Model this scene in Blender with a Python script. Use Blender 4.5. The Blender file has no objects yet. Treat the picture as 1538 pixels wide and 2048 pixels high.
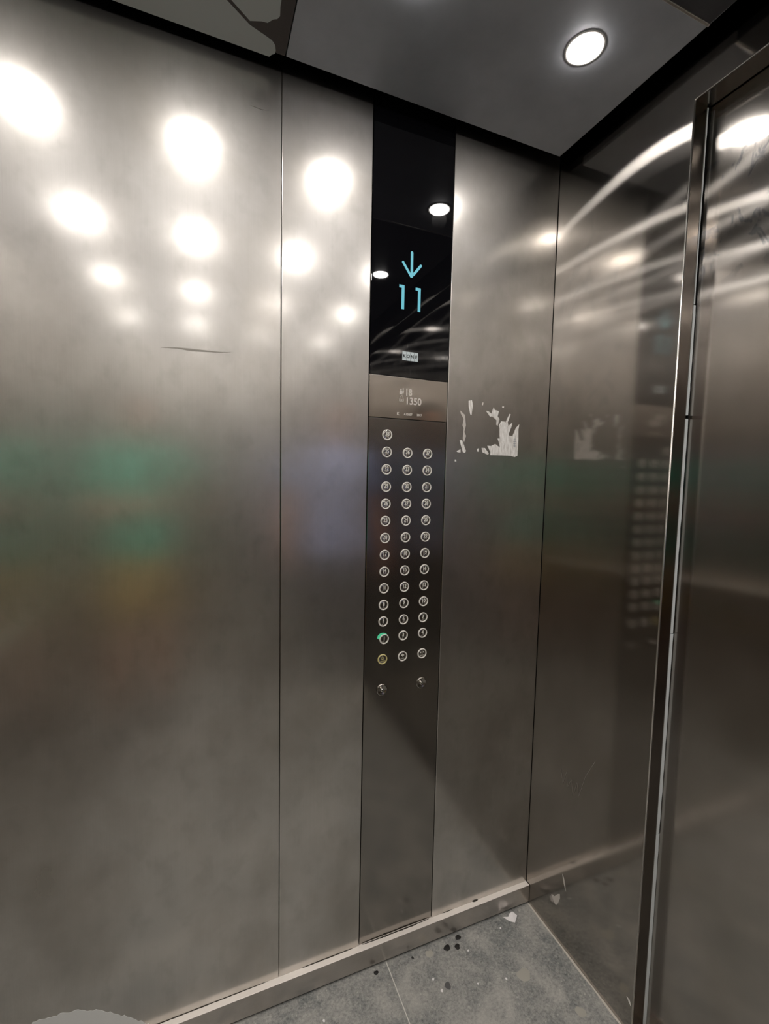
import bpy, bmesh, math, random
from mathutils import Vector, Matrix

random.seed(7)
S = bpy.context.scene
COL = S.collection
PI = math.pi

# ------------------------------------------------------------------ camera
CX, CY, CZ = -0.9411, -1.0604, 1.3190
cam_d = bpy.data.cameras.new('camera')
cam_d.sensor_fit = 'VERTICAL'
cam_d.sensor_height = 36.0
cam_d.lens = 905.85 * 36.0 / 2048.0
cam_d.clip_start = 0.01
cam = bpy.data.objects.new('camera', cam_d)
COL.objects.link(cam)
RT = Vector((0.92660, -0.37547, 0.02098))
UP = Vector((0.00910, 0.07816, 0.99690))
FW = Vector((0.37595, 0.92353, -0.07584))
m = Matrix((RT, UP, -FW)).transposed().to_4x4()
m.translation = Vector((CX, CY, CZ))
cam.matrix_world = m
S.camera = cam

# ------------------------------------------------------------------ world and exposure
w = bpy.data.worlds.new('world'); S.world = w
w.use_nodes = True
w.node_tree.nodes['Background'].inputs[0].default_value = (0, 0, 0, 1)
w.node_tree.nodes['Background'].inputs[1].default_value = 0.0
S.view_settings.view_transform = 'Standard'
S.view_settings.look = 'None'
S.view_settings.gamma = 1.0
S.view_settings.exposure = 0.0
S.view_settings.use_curve_mapping = False
S.render.engine = 'CYCLES'
S.cycles.max_bounces = 14
S.cycles.glossy_bounces = 10
S.cycles.diffuse_bounces = 5
LAMP = 86.0           # strength of the ceiling lamps' diffusers
BEAM = 3.4            # watts of the narrow downward beam of each ceiling lamp
LAMP_COL = (1.0, 0.95, 0.905, 1)

# room
ZC = 2.186            # underside of the ceiling
ZT = 2.42             # top of the walls, above the hung ceiling
XB = -1.53            # back wall
YN = -2.18            # wall opposite the control panel
JY = -0.380           # edge of the door opening
JY2 = -1.800
DZ = 2.100            # head of the door opening
SEAM, CL, CR = -0.7697, -0.5569, -0.3375
HB, DB = 0.061, 0.0162

# ------------------------------------------------------------------ materials
def lin(c):
    c = c / 255.0
    return c / 12.92 if c <= 0.04045 else ((c + 0.055) / 1.055) ** 2.4

def rgb(r, g, b):
    return (lin(r), lin(g), lin(b), 1)

def new_mat(name):
    mt = bpy.data.materials.new(name); mt.use_nodes = True
    nt = mt.node_tree
    return mt, nt, nt.nodes['Principled BSDF']

def plain(name, col, rough=0.5, metal=0.0, emit=None, estr=0.0, spec=0.5, coat=0.0):
    mt, nt, b = new_mat(name)
    b.inputs['Base Color'].default_value = col
    b.inputs['Roughness'].default_value = rough
    b.inputs['Metallic'].default_value = metal
    b.inputs['Specular IOR Level'].default_value = spec
    b.inputs['Coat Weight'].default_value = coat
    b.inputs['Coat Roughness'].default_value = 0.03
    if emit:
        b.inputs['Emission Color'].default_value = emit
        b.inputs['Emission Strength'].default_value = estr
    return mt

def N(nt, typ, **kw):
    n = nt.nodes.new(typ)
    for k, v in kw.items():
        if k in n.inputs.keys():
            n.inputs[k].default_value = v
        else:
            setattr(n, k, v)
    return n

def coords(nt, scale=(1, 1, 1)):
    tc = nt.nodes.new('ShaderNodeTexCoord')
    mp = nt.nodes.new('ShaderNodeMapping')
    mp.inputs['Scale'].default_value = scale
    nt.links.new(tc.outputs['Object'], mp.inputs['Vector'])
    return mp.outputs['Vector']

def ramp(nt, src, a, b, ca=(0, 0, 0, 1), cb=(1, 1, 1, 1)):
    r = nt.nodes.new('ShaderNodeValToRGB')
    r.color_ramp.elements[0].position = a; r.color_ramp.elements[0].color = ca
    r.color_ramp.elements[1].position = b; r.color_ramp.elements[1].color = cb
    nt.links.new(src, r.inputs[0])
    return r.outputs[0]

def mixc(nt, fac, a, b, mode='MIX'):
    mx = nt.nodes.new('ShaderNodeMix'); mx.data_type = 'RGBA'; mx.blend_type = mode
    for s, v in ((mx.inputs[0], fac), (mx.inputs[6], a), (mx.inputs[7], b)):
        if hasattr(v, 'is_linked'):
            nt.links.new(v, s)
        else:
            s.default_value = v
    return mx.outputs[2]

def mathn(nt, op, a, b=0.0, clamp=False):
    n = nt.nodes.new('ShaderNodeMath'); n.operation = op; n.use_clamp = clamp
    for s, v in ((n.inputs[0], a), (n.inputs[1], b)):
        if hasattr(v, 'is_linked'):
            nt.links.new(v, s)
        else:
            s.default_value = v
    return n.outputs[0]

def steel(name, col=(0.60, 0.57, 0.53), r1=0.30, r2=0.5, mix2=0.35, an1=0.0, an2=0.6,
          tangent=(1, 0, 0), r3=None, mix3=0.0, dirt=0.25, grain=(900, 900, 3), wave=0.0, dirtcol=(0.30, 0.27, 0.22), blotch=None):
    """Brushed stainless steel: a tight lobe and a wide lobe whose spread runs across the brushing."""
    mt = bpy.data.materials.new(name); mt.use_nodes = True
    nt = mt.node_tree; nt.nodes.clear()
    out = nt.nodes.new('ShaderNodeOutputMaterial')
    tg = nt.nodes.new('ShaderNodeCombineXYZ')
    for i in range(3): tg.inputs[i].default_value = tangent[i]
    # brushing grain
    g = N(nt, 'ShaderNodeTexNoise', Scale=1.0, Detail=2.0)
    nt.links.new(coords(nt, grain), g.inputs['Vector'])
    # smudges left by hands and cleaning
    sm = N(nt, 'ShaderNodeTexNoise', Scale=4.5, Detail=5.0, Roughness=0.55)
    nt.links.new(coords(nt, (1.0, 1.0, 0.8)), sm.inputs['Vector'])
    smf = ramp(nt, sm.outputs['Fac'], 0.42, 0.72)
    sp = N(nt, 'ShaderNodeTexNoise', Scale=24.0, Detail=3.0, Roughness=0.5)
    nt.links.new(coords(nt, (1.0, 1.0, 0.7)), sp.inputs['Vector'])
    spf = ramp(nt, sp.outputs['Fac'], 0.52, 0.82)
    base = mixc(nt, mathn(nt, 'MULTIPLY', smf, dirt), (*col, 1), (*dirtcol, 1))
    base = mixc(nt, mathn(nt, 'MULTIPLY', spf, dirt * 0.9), base, (0.42, 0.41, 0.38, 1))
    base = mixc(nt, mathn(nt, 'MULTIPLY', g.outputs['Fac'], 0.16), base, (0.25, 0.24, 0.22, 1))
    if blotch:
        z0, z1, sc_, amt = blotch
        tc = nt.nodes.new('ShaderNodeTexCoord'); sx = nt.nodes.new('ShaderNodeSeparateXYZ')
        nt.links.new(tc.outputs['Object'], sx.inputs[0])
        a_ = N(nt, 'ShaderNodeMapRange'); a_.clamp = True
        a_.inputs[1].default_value = z0; a_.inputs[2].default_value = z0 + .05
        nt.links.new(sx.outputs['Z'], a_.inputs[0])
        b_ = N(nt, 'ShaderNodeMapRange'); b_.clamp = True
        b_.inputs[1].default_value = z1; b_.inputs[2].default_value = z1 - .05
        nt.links.new(sx.outputs['Z'], b_.inputs[0])
        bn = N(nt, 'ShaderNodeTexNoise', Scale=sc_, Detail=5.0, Roughness=0.6, Distortion=1.2)
        nt.links.new(coords(nt, (1.0, 1.0, 0.7)), bn.inputs['Vector'])
        bf = ramp(nt, bn.outputs['Fac'], 0.54, 0.60)
        k_ = mathn(nt, 'MULTIPLY', mathn(nt, 'MULTIPLY', a_.outputs[0], b_.outputs[0]), mathn(nt, 'MULTIPLY', bf, amt))
        base = mixc(nt, k_, base, (0.16, 0.17, 0.19, 1))
    # bump: grain plus slow waviness of the sheet
    bp = N(nt, 'ShaderNodeBump', Strength=0.05, Distance=0.0004)
    nt.links.new(g.outputs['Fac'], bp.inputs['Height'])
    nrm = bp.outputs[0]
    if wave:
        wn = N(nt, 'ShaderNodeTexNoise', Scale=1.0, Detail=1.0, Roughness=0.3)
        nt.links.new(coords(nt, (3.2, 3.2, 1.4)), wn.inputs['Vector'])
        b2 = N(nt, 'ShaderNodeBump', Strength=1.0, Distance=wave)
        nt.links.new(wn.outputs['Fac'], b2.inputs['Height'])
        nt.links.new(bp.outputs[0], b2.inputs['Normal'])
        nrm = b2.outputs[0]
    def gl(r, an, dist='MULTI_GGX'):
        p = nt.nodes.new('ShaderNodeBsdfAnisotropic')
        p.distribution = dist
        nt.links.new(base, p.inputs['Color'])
        rr = mathn(nt, 'ADD', mathn(nt, 'MULTIPLY', smf, 0.05), r)
        nt.links.new(rr, p.inputs['Roughness'])
        p.inputs['Anisotropy'].default_value = an
        nt.links.new(tg.outputs[0], p.inputs['Tangent'])
        nt.links.new(nrm, p.inputs['Normal'])
        return p
    a, b = gl(r1, an1), gl(r2, an2)
    ms = nt.nodes.new('ShaderNodeMixShader')
    ms.inputs[0].default_value = mix2
    nt.links.new(a.outputs[0], ms.inputs[1]); nt.links.new(b.outputs[0], ms.inputs[2])
    res = ms.outputs[0]
    if r3:
        m3 = nt.nodes.new('ShaderNodeMixShader'); m3.inputs[0].default_value = mix3
        nt.links.new(res, m3.inputs[1]); nt.links.new(gl(r3, an2, 'BECKMANN').outputs[0], m3.inputs[2])
        res = m3.outputs[0]
    nt.links.new(res, out.inputs['Surface'])
    return mt

M = {}
VT, HT = (0, 0, 1), (1, 0, 0)
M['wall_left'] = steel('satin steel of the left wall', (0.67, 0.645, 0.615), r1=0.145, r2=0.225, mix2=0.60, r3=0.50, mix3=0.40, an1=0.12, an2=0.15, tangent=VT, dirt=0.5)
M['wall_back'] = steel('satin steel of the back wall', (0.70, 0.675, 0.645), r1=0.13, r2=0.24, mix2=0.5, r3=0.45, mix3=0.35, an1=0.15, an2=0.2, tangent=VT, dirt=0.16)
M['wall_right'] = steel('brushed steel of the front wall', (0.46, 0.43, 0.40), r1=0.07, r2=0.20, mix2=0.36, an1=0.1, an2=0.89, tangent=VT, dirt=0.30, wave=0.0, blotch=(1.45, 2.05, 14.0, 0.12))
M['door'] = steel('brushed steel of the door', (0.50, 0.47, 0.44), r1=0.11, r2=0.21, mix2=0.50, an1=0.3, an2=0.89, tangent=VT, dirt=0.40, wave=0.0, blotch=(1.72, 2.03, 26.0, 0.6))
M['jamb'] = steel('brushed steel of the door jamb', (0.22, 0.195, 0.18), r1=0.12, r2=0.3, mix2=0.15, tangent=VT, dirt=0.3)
M['faceplate'] = steel('satin steel of the control panel', (0.34, 0.32, 0.295), r1=0.13, r2=0.34, mix2=0.25, an1=0.1, an2=0.3, tangent=VT, dirt=0.15)
M['polished'] = steel('polished steel of the capacity plate', (0.68, 0.64, 0.60), r1=0.05, r2=0.28, mix2=0.16, tangent=VT, dirt=0.1)
M['baseboard'] = steel('steel of the skirting', (0.74, 0.69, 0.65), r1=0.20, r2=0.5, mix2=0.5, tangent=VT, dirt=0.35, grain=(3, 900, 900))
M['skirting_top'] = plain('satin steel with painted top light', (0.93, 0.87, 0.81, 1), 0.5, 0.15)  # lamp light caught by the upward face is put into this pale colour
M['edge'] = plain('worn bright steel edge', (0.75, 0.72, 0.68, 1), 0.28, 1.0)
M['chrome'] = plain('chrome', (0.78, 0.76, 0.72, 1), 0.12, 1.0)
M['black_gap'] = plain('black void', (0.004, 0.004, 0.004, 1), 0.8, spec=0.1)
M['glass'] = plain('black display glass', (0.003, 0.003, 0.004, 1), 0.02, spec=0.55)
M['cyan'] = plain('cyan display segments', (0.02, 0.1, 0.12, 1), 0.4, emit=(*rgb(105, 190, 206)[:3], 1), estr=0.8)
M['print_glow'] = plain('glowing grey print', (0.40, 0.42, 0.42, 1), 0.5, emit=rgb(120, 135, 138), estr=0.55)  # emission added to brighten the print, which is no lamp itself
M['print_black'] = plain('black print', (0.01, 0.01, 0.012, 1), 0.5)
M['etch'] = plain('pale etched lettering', (0.62, 0.58, 0.54, 1), 0.55)
M['ring'] = plain('pale button ring', (0.80, 0.77, 0.72, 1), 0.45)
M['ring_yellow'] = plain('yellow button ring', (0.66, 0.58, 0.26, 1), 0.45)
M['button'] = plain('polished button face', (0.50, 0.48, 0.45, 1), 0.20, 1.0)
M['numeral'] = plain('raised pale numeral', (0.78, 0.76, 0.70, 1), 0.4)
M['numeral_yellow'] = plain('raised yellowish numeral', (0.62, 0.55, 0.28, 1), 0.4)
M['green_led'] = plain('green indicator light', (0.02, 0.2, 0.12, 1), 0.4, emit=rgb(70, 170, 125), estr=0.9)
M['seal'] = plain('pale grey rubber door seal', (0.78, 0.82, 0.83, 1), 0.6)
M['lens'] = plain('frosted lamp diffuser', (0.9, 0.9, 0.9, 1), 0.4, emit=LAMP_COL, estr=LAMP)
M['bezel'] = plain('pale lamp bezel', (0.75, 0.74, 0.72, 1), 0.5)
M['film'] = plain('greyish protective film', (0.42, 0.44, 0.43, 1), 0.45)
M['paper'] = plain('white paper', (0.86, 0.84, 0.84, 1), 0.7)
M['gum'] = plain('dark gum', (0.012, 0.011, 0.010, 1), 0.6)
M['pale_gum'] = plain('pale trodden gum', (0.40, 0.385, 0.34, 1), 0.8)
M['phone'] = plain('dark phone shell', (0.02, 0.02, 0.024, 1), 0.25)

def residue_mat():
    mt, nt, b = new_mat('torn paper residue')
    n = N(nt, 'ShaderNodeTexNoise', Scale=1.0, Detail=6.0, Roughness=0.7)
    nt.links.new(coords(nt, (260, 260, 38)), n.inputs['Vector'])
    c = ramp(nt, n.outputs['Fac'], 0.36, 0.58, (0.60, 0.57, 0.53, 1), (0.97, 0.95, 0.92, 1))
    nt.links.new(c, b.inputs['Base Color']); b.inputs['Roughness'].default_value = 0.75
    return mt
M['residue'] = residue_mat()
M['residue_faint'] = plain('thin paper residue', (0.62, 0.58, 0.54, 1), 0.7)
M['residue_grey'] = plain('grey glue residue', (0.72, 0.73, 0.72, 1), 0.7)

def ceiling_mat(name, col, rough):
    mt, nt, b = new_mat(name)
    n = N(nt, 'ShaderNodeTexNoise', Scale=7.0, Detail=6.0, Roughness=0.6)
    nt.links.new(coords(nt), n.inputs['Vector'])
    c = ramp(nt, n.outputs['Fac'], 0.3, 0.8, (col[0] * .85, col[1] * .85, col[2] * .85, 1), (col[0] * 1.15, col[1] * 1.15, col[2] * 1.15, 1))
    nt.links.new(c, b.inputs['Base Color'])
    b.inputs['Roughness'].default_value = rough
    b.inputs['Metallic'].default_value = 0.25
    g = N(nt, 'ShaderNodeTexNoise', Scale=700.0, Detail=1.0)
    nt.links.new(coords(nt), g.inputs['Vector'])
    bp = N(nt, 'ShaderNodeBump', Strength=0.15, Distance=0.0005)
    nt.links.new(g.outputs['Fac'], bp.inputs['Height']); nt.links.new(bp.outputs[0], b.inputs['Normal'])
    return mt
M['ceiling'] = ceiling_mat('dark grey painted ceiling sheet', (0.40, 0.415, 0.45), 0.42)
M['ceiling_dark'] = ceiling_mat('darker grey ceiling sheet', (0.06, 0.06, 0.066), 0.35)
M['ceiling_bare'] = ceiling_mat('brownish bare ceiling sheet', (0.075, 0.062, 0.058), 0.4)

def floor_mat():
    mt, nt, b = new_mat('speckled grey stone floor')
    v = coords(nt)
    big = N(nt, 'ShaderNodeTexNoise', Scale=11.0, Detail=8.0, Roughness=0.62, Distortion=0.5)
    nt.links.new(v, big.inputs['Vector'])
    c = ramp(nt, big.outputs['Fac'], 0.34, 0.68, (0.18, 0.195, 0.195, 1), (0.42, 0.41, 0.385, 1))
    med = N(nt, 'ShaderNodeTexNoise', Scale=95.0, Detail=8.0, Roughness=0.8)
    nt.links.new(v, med.inputs['Vector'])
    mf = ramp(nt, med.outputs['Fac'], 0.44, 0.62)
    c = mixc(nt, mathn(nt, 'MULTIPLY', mf, 0.55), c, (0.52, 0.51, 0.47, 1))
    dk = N(nt, 'ShaderNodeTexNoise', Scale=150.0, Detail=7.0, Roughness=0.8)
    nt.links.new(v, dk.inputs['Vector'])
    df = mathn(nt, 'MULTIPLY', ramp(nt, dk.outputs['Fac'], 0.46, 0.64), ramp(nt, big.outputs['Fac'], 0.36, 0.80, (1, 1, 1, 1), (0, 0, 0, 1)))
    c = mixc(nt, mathn(nt, 'MULTIPLY', df, 0.85), c, (0.07, 0.075, 0.075, 1))
    vo = N(nt, 'ShaderNodeTexVoronoi', Scale=46.0, Randomness=1.0)
    nt.links.new(v, vo.inputs['Vector'])
    vf = ramp(nt, vo.outputs['Distance'], 0.05, 0.13, (1, 1, 1, 1), (0, 0, 0, 1))
    c = mixc(nt, mathn(nt, 'MULTIPLY', vf, 0.5), c, (0.60, 0.60, 0.54, 1))
    # broad worn patches
    wn = N(nt, 'ShaderNodeTexNoise', Scale=5.0, Detail=4.0, Roughness=0.55)
    nt.links.new(v, wn.inputs['Vector'])
    wf = ramp(nt, wn.outputs['Fac'], 0.52, 0.66)
    c = mixc(nt, mathn(nt, 'MULTIPLY', wf, 0.45), c, (0.50, 0.48, 0.44, 1))
    nt.links.new(c, b.inputs['Base Color'])
    b.inputs['Roughness'].default_value = 0.48
    bp = N(nt, 'ShaderNodeBump', Strength=0.4, Distance=0.001)
    nt.links.new(med.outputs['Fac'], bp.inputs['Height']); nt.links.new(bp.outputs[0], b.inputs['Normal'])
    return mt
M['floor'] = floor_mat()
M['grout'] = plain('pale tile joint', (0.66, 0.65, 0.60, 1), 0.7)
M['floor_trim'] = plain('dusty pale floor edge', (0.60, 0.56, 0.50, 1), 0.6)
M['grime'] = plain('dark grime', (0.035, 0.03, 0.022, 1), 0.9)

def cloth_mat(name, c1, c2):
    mt, nt, b = new_mat(name)
    n = N(nt, 'ShaderNodeTexNoise', Scale=9.0, Detail=5.0)
    nt.links.new(coords(nt), n.inputs['Vector'])
    nt.links.new(ramp(nt, n.outputs['Fac'], 0.3, 0.7, c1, c2), b.inputs['Base Color'])
    b.inputs['Roughness'].default_value = 0.85
    wv = N(nt, 'ShaderNodeTexNoise', Scale=420.0)
    nt.links.new(coords(nt), wv.inputs['Vector'])
    bp = N(nt, 'ShaderNodeBump', Strength=0.3, Distance=0.001)
    nt.links.new(wv.outputs['Fac'], bp.inputs['Height']); nt.links.new(bp.outputs[0], b.inputs['Normal'])
    return mt
M['green_cloth'] = cloth_mat('green cotton', (0.0, 0.50, 0.32, 1), (0.01, 0.68, 0.46, 1))
M['yellow_cloth'] = cloth_mat('mustard cotton', (0.85, 0.55, 0.07, 1), (0.95, 0.64, 0.10, 1))
M['blue_cloth'] = cloth_mat('lavender blue cotton', (0.36, 0.44, 0.82, 1), (0.50, 0.58, 0.95, 1))
M['dark_cloth'] = cloth_mat('near black cotton', (0.012, 0.012, 0.016, 1), (0.03, 0.03, 0.035, 1))
M['skin'] = cloth_mat('tan skin', (0.72, 0.34, 0.21, 1), (0.84, 0.44, 0.29, 1))
M['hair'] = plain('black hair', (0.012, 0.010, 0.009, 1), 0.5)
M['eye'] = plain('eye white', (0.75, 0.73, 0.70, 1), 0.3)
M['iris'] = plain('dark iris', (0.02, 0.012, 0.01, 1), 0.2)
M['lip'] = plain('lips', (0.32, 0.10, 0.08, 1), 0.5)
M['white_shoe'] = plain('white shoe leather', (0.78, 0.74, 0.66, 1), 0.5)
M['black_shoe'] = plain('dark sandal', (0.03, 0.022, 0.02, 1), 0.6)

# ------------------------------------------------------------------ mesh helpers
def add_box(bm, x0, x1, y0, y1, z0, z1):
    vs = [bm.verts.new((x, y, z)) for x in (x0, x1) for y in (y0, y1) for z in (z0, z1)]
    for f in ((0, 1, 3, 2), (4, 6, 7, 5), (0, 4, 5, 1), (2, 3, 7, 6), (0, 2, 6, 4), (1, 5, 7, 3)):
        bm.faces.new([vs[i] for i in f])

def finish(name, bm, mat, parent=None, bevel=0.0, seg=2, smooth=False, loc=None):
    bmesh.ops.recalc_face_normals(bm, faces=bm.faces)
    me = bpy.data.meshes.new(name)
    bm.to_mesh(me); bm.free()
    me.materials.append(mat if not isinstance(mat, str) else M[mat])
    o = bpy.data.objects.new(name, me); COL.objects.link(o)
    if smooth:
        for p in me.polygons: p.use_smooth = True
    if bevel:
        md = o.modifiers.new('bevel', 'BEVEL'); md.width = bevel; md.segments = seg
        md.limit_method = 'ANGLE'
        md.harden_normals = False
    if loc: o.location = loc
    if parent:
        o.parent = parent
        o.location = Vector(o.location) - origin_of(parent)
    return o

def origin_of(o):
    v = Vector((0, 0, 0))
    while o:
        v += Vector(o.location); o = o.parent
    return v

def box(name, b, mat, parent=None, bevel=0.0, seg=2):
    bm = bmesh.new(); add_box(bm, *b)
    return finish(name, bm, mat, parent, bevel, seg)

def thing(name, label, cat, loc=(0, 0, 0), group=None):
    o = bpy.data.objects.new(name, None); COL.objects.link(o)
    o.empty_display_size = 0.05
    o.location = loc
    o['label'] = label; o['category'] = cat
    if group: o['group'] = group
    return o

def tag(o, label, cat, group=None, kind=None):
    o['label'] = label; o['category'] = cat
    if group: o['group'] = group
    if kind: o['kind'] = kind
    return o

def struct(o, label=None):
    o['kind'] = 'structure'
    if label: o['label'] = label
    return o

def slab_poly(bm, pts, off, th, axis='y'):
    """extruded outline; pts in (x,z) on the left wall, (y,z) on the front wall or (x,y) on a floor/ceiling"""
    def P(a, b, t):
        if axis == 'y': return (a, -t, b)
        if axis == 'x': return (-t, a, b)
        return (a, b, t)
    lo = [bm.verts.new(P(a, b, off)) for a, b in pts]
    hi = [bm.verts.new(P(a, b, off + th)) for a, b in pts]
    bm.faces.new(lo); bm.faces.new(hi)
    n = len(pts)
    for i in range(n):
        bm.faces.new((lo[i], lo[(i + 1) % n], hi[(i + 1) % n], hi[i]))

def lathe(bm, prof, cx, cy, cz, axis='y', n=40):
    """prof: list of (radius, out); axis 'y' = grows towards -y, 'z' = grows downwards"""
    rings = []
    for r, h in prof:
        ring = []
        if r < 1e-6:
            p = (cx, cy - h, cz) if axis == 'y' else (cx, cy, cz - h)
            ring = [bm.verts.new(p)]
        else:
            for i in range(n):
                a = 2 * PI * i / n
                if axis == 'y': p = (cx + r * math.cos(a), cy - h, cz + r * math.sin(a))
                else: p = (cx + r * math.cos(a), cy + r * math.sin(a), cz - h)
                ring.append(bm.verts.new(p))
        rings.append(ring)
    for a, b in zip(rings[:-1], rings[1:]):
        for i in range(n):
            j = (i + 1) % n
            if len(a) == 1 and len(b) == 1: continue
            if len(a) == 1: bm.faces.new((a[0], b[i], b[j]))
            elif len(b) == 1: bm.faces.new((a[i], a[j], b[0]))
            else: bm.faces.new((a[i], a[j], b[j], b[i]))

def tube(bm, pts, r, n=12, caps=True):
    pts = [Vector(p) for p in pts]
    rings = []
    prev = None
    for i, p in enumerate(pts):
        d = (pts[min(i + 1, len(pts) - 1)] - pts[max(i - 1, 0)]).normalized()
        if prev is None:
            u = d.orthogonal().normalized()
        else:
            u = (prev - d * prev.dot(d)).normalized()
        prev = u
        v = d.cross(u)
        rr = r[i] if isinstance(r, (list, tuple)) else r
        rings.append([bm.verts.new(p + (u * math.cos(2 * PI * k / n) + v * math.sin(2 * PI * k / n)) * rr) for k in range(n)])
    for a, b in zip(rings[:-1], rings[1:]):
        for k in range(n):
            bm.faces.new((a[k], a[(k + 1) % n], b[(k + 1) % n], b[k]))
    if caps:
        bm.faces.new(rings[0][::-1]); bm.faces.new(rings[-1])

_text_cache = {}
def text_mesh(s, size, depth=0.0004, bold=0.0, align='CENTER'):
    key = (s, size, depth, bold, align)
    if key in _text_cache: return _text_cache[key]
    cu = bpy.data.curves.new('lettering', 'FONT')
    cu.body = s; cu.size = size; cu.extrude = depth; cu.offset = bold
    cu.align_x = align; cu.align_y = 'CENTER'; cu.resolution_u = 3
    o = bpy.data.objects.new('lettering', cu); COL.objects.link(o)
    dg = bpy.context.evaluated_depsgraph_get(); dg.update()
    me = bpy.data.meshes.new_from_object(o.evaluated_get(dg))
    bpy.data.objects.remove(o); bpy.data.curves.remove(cu)
    _text_cache[key] = me
    return me

def add_text(bm, s, size, x, y, z, sx=1.0, bold=0.0, depth=0.0004, shear=0.0, align='CENTER'):
    """lettering facing -y"""
    me = text_mesh(s, size, depth, bold, align)
    t = bmesh.new(); t.from_mesh(me)
    vm = {}
    for v in t.verts:
        px, py, pz = v.co
        vm[v.index] = bm.verts.new((x + (px + shear * py) * sx, y - pz, z + py))
    for f in t.faces:
        try: bm.faces.new([vm[v.index] for v in f.verts])
        except ValueError: pass
    t.free()

# ------------------------------------------------------------------ setting: floor
bm = bmesh.new()
add_box(bm, XB - .02, -0.484, YN - .02, 0.0, -0.03, 0.0)
add_box(bm, -0.4815, 0.0, YN - .02, 0.0, -0.03, 0.0)
fl = struct(finish('floor', bm, 'floor'))
struct(box('trim_1', (-0.484, -0.4815, YN, 0.0, -0.03, -0.0003), 'grout'))     # pale joint between the two tiles
bm = bmesh.new()
yy = 0.0
rr = random.Random(3)
pts = []
n = 60
for i in range(n + 1):
    y = -DB + (YN + DB) * i / n
    pts.append((-0.0052 + rr.uniform(-.0014, .0014), y))
pts += [(0.0, YN), (0.0, -DB)]
slab_poly(bm, pts, 0.0, 0.0006, 'z')
struct(finish('trim_2', bm, 'floor_trim'))                                      # dusty edge along the front wall
# sill in front of the doors
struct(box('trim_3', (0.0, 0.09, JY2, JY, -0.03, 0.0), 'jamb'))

# ------------------------------------------------------------------ setting: left wall (with the control panel)
backing = struct(box('wall_left', (XB - .02, 0.02, 0.014, 0.04, -0.03, ZT + .02), 'black_gap'))
def wall_sheet(name, parent, b, mat, bev=0.0015):
    return box(name, b, mat, parent, bevel=bev, seg=2)
wall_sheet('wall_sheet', backing, (XB, SEAM - .0005, 0.0, 0.014, HB - .004, ZT), 'wall_left')
wall_sheet('wall_sheet', backing, (SEAM + .0005, CL - .0012, 0.0, 0.014, HB - .004, ZT), 'wall_left')
wall_sheet('wall_sheet', backing, (CR + .0008, -0.0010, 0.0, 0.014, HB - .004, ZT), 'wall_left')
# skirting: open-topped steel kick plate
bm = bmesh.new()
add_box(bm, XB, -0.0012, -DB, 0.012, 0.0065, HB)
bb = struct(finish('baseboard_left', bm, 'baseboard', bevel=0.0012))
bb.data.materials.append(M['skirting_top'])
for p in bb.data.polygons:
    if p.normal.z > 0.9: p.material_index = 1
# grime in the joint between skirting and wall
bm = bmesh.new()
rr = random.Random(11)
for x0, x1, t in ((-0.548, -0.345, 0.0034), (-0.71, -0.575, 0.0014), (-1.2, -0.80, 0.0011), (-0.20, -0.18, 0.003), (-0.30, -0.27, 0.001)):
    k = max(6, int((x1 - x0) / 0.004)); top = []; 
    for i in range(k + 1):
        u = i / k
        top.append((x0 + (x1 - x0) * u, -t * math.sin(PI * u) ** 0.5 * rr.uniform(0.55, 1.1) - 0.0002))
    slab_poly(bm, [(x0, 0.0)] + top + [(x1, 0.0)], HB, 0.0008, 'z')
finish('grime', bm, 'grime', bb)
# black gap line under the skirting
struct(box('trim_4', (XB, -0.001, -DB + .0050, 0.012, 0.0, 0.0065), 'black_gap'))

# ------------------------------------------------------------------ setting: front wall, jamb, doors
wr = struct(box('wall_right', (0.046, 0.09, JY + .0, 0.04, -0.03, ZT), 'black_gap'))
def curved_sheet(name, parent, mat):
    """return sheet beside the door; its surface dishes slightly, as thin pressed steel does"""
    bm = bmesh.new()
    ny, nz = 28, 80
    grid = []
    for i in range(ny + 1):
        row = []
        u = i / ny; y = -0.0006 + (JY + 0.0006) * u
        for k in range(nz + 1):
            v = k / nz; z = 0.0008 + (ZT - 0.001) * v
            d = 0.0006 * math.sin(PI * u) * (0.7 + 0.3 * math.sin(4.0 * z))
            row.append(bm.verts.new((d if 0 < i < ny else 0.0, y, z)))
        grid.append(row)
    for i in range(ny):
        for k in range(nz):
            bm.faces.new((grid[i][k], grid[i + 1][k], grid[i + 1][k + 1], grid[i][k + 1]))
    # folded returns so that the sheet has thickness
    for i in (0, ny):
        y = grid[i][0].co.y
        fr = [bm.verts.new((0.0, y, v.co.z)) for v in grid[i]]
        bk = [bm.verts.new((0.0385, y, v.co.z)) for v in grid[i]]
        for k in range(nz):
            bm.faces.new((fr[k], fr[k + 1], bk[k + 1], bk[k]))
    o = finish(name, bm, mat, parent, smooth=False)
    for p in o.data.polygons: p.use_smooth = abs(p.normal.x) > 0.5
    return o
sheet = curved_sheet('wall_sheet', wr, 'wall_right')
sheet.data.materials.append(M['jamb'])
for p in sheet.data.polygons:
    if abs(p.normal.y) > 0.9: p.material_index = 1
# bright folded corner of the sheet round the opening
bm = bmesh.new()
tube(bm, [(0.0004, JY, 0.002), (0.0004, JY, DZ)], 0.0019, 10)
tube(bm, [(0.0004, JY, DZ), (0.0004, JY2, DZ)], 0.0019, 10)
tube(bm, [(0.0004, JY2, 0.002), (0.0004, JY2, DZ)], 0.0019, 10)
struct(finish('trim_5', bm, 'edge', smooth=True))
# header over the door
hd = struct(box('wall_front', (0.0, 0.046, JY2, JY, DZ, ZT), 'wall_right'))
# far return
struct(box('wall_return', (0.0, 0.046, YN, JY2, 0.0008, ZT), 'wall_right'))
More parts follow.
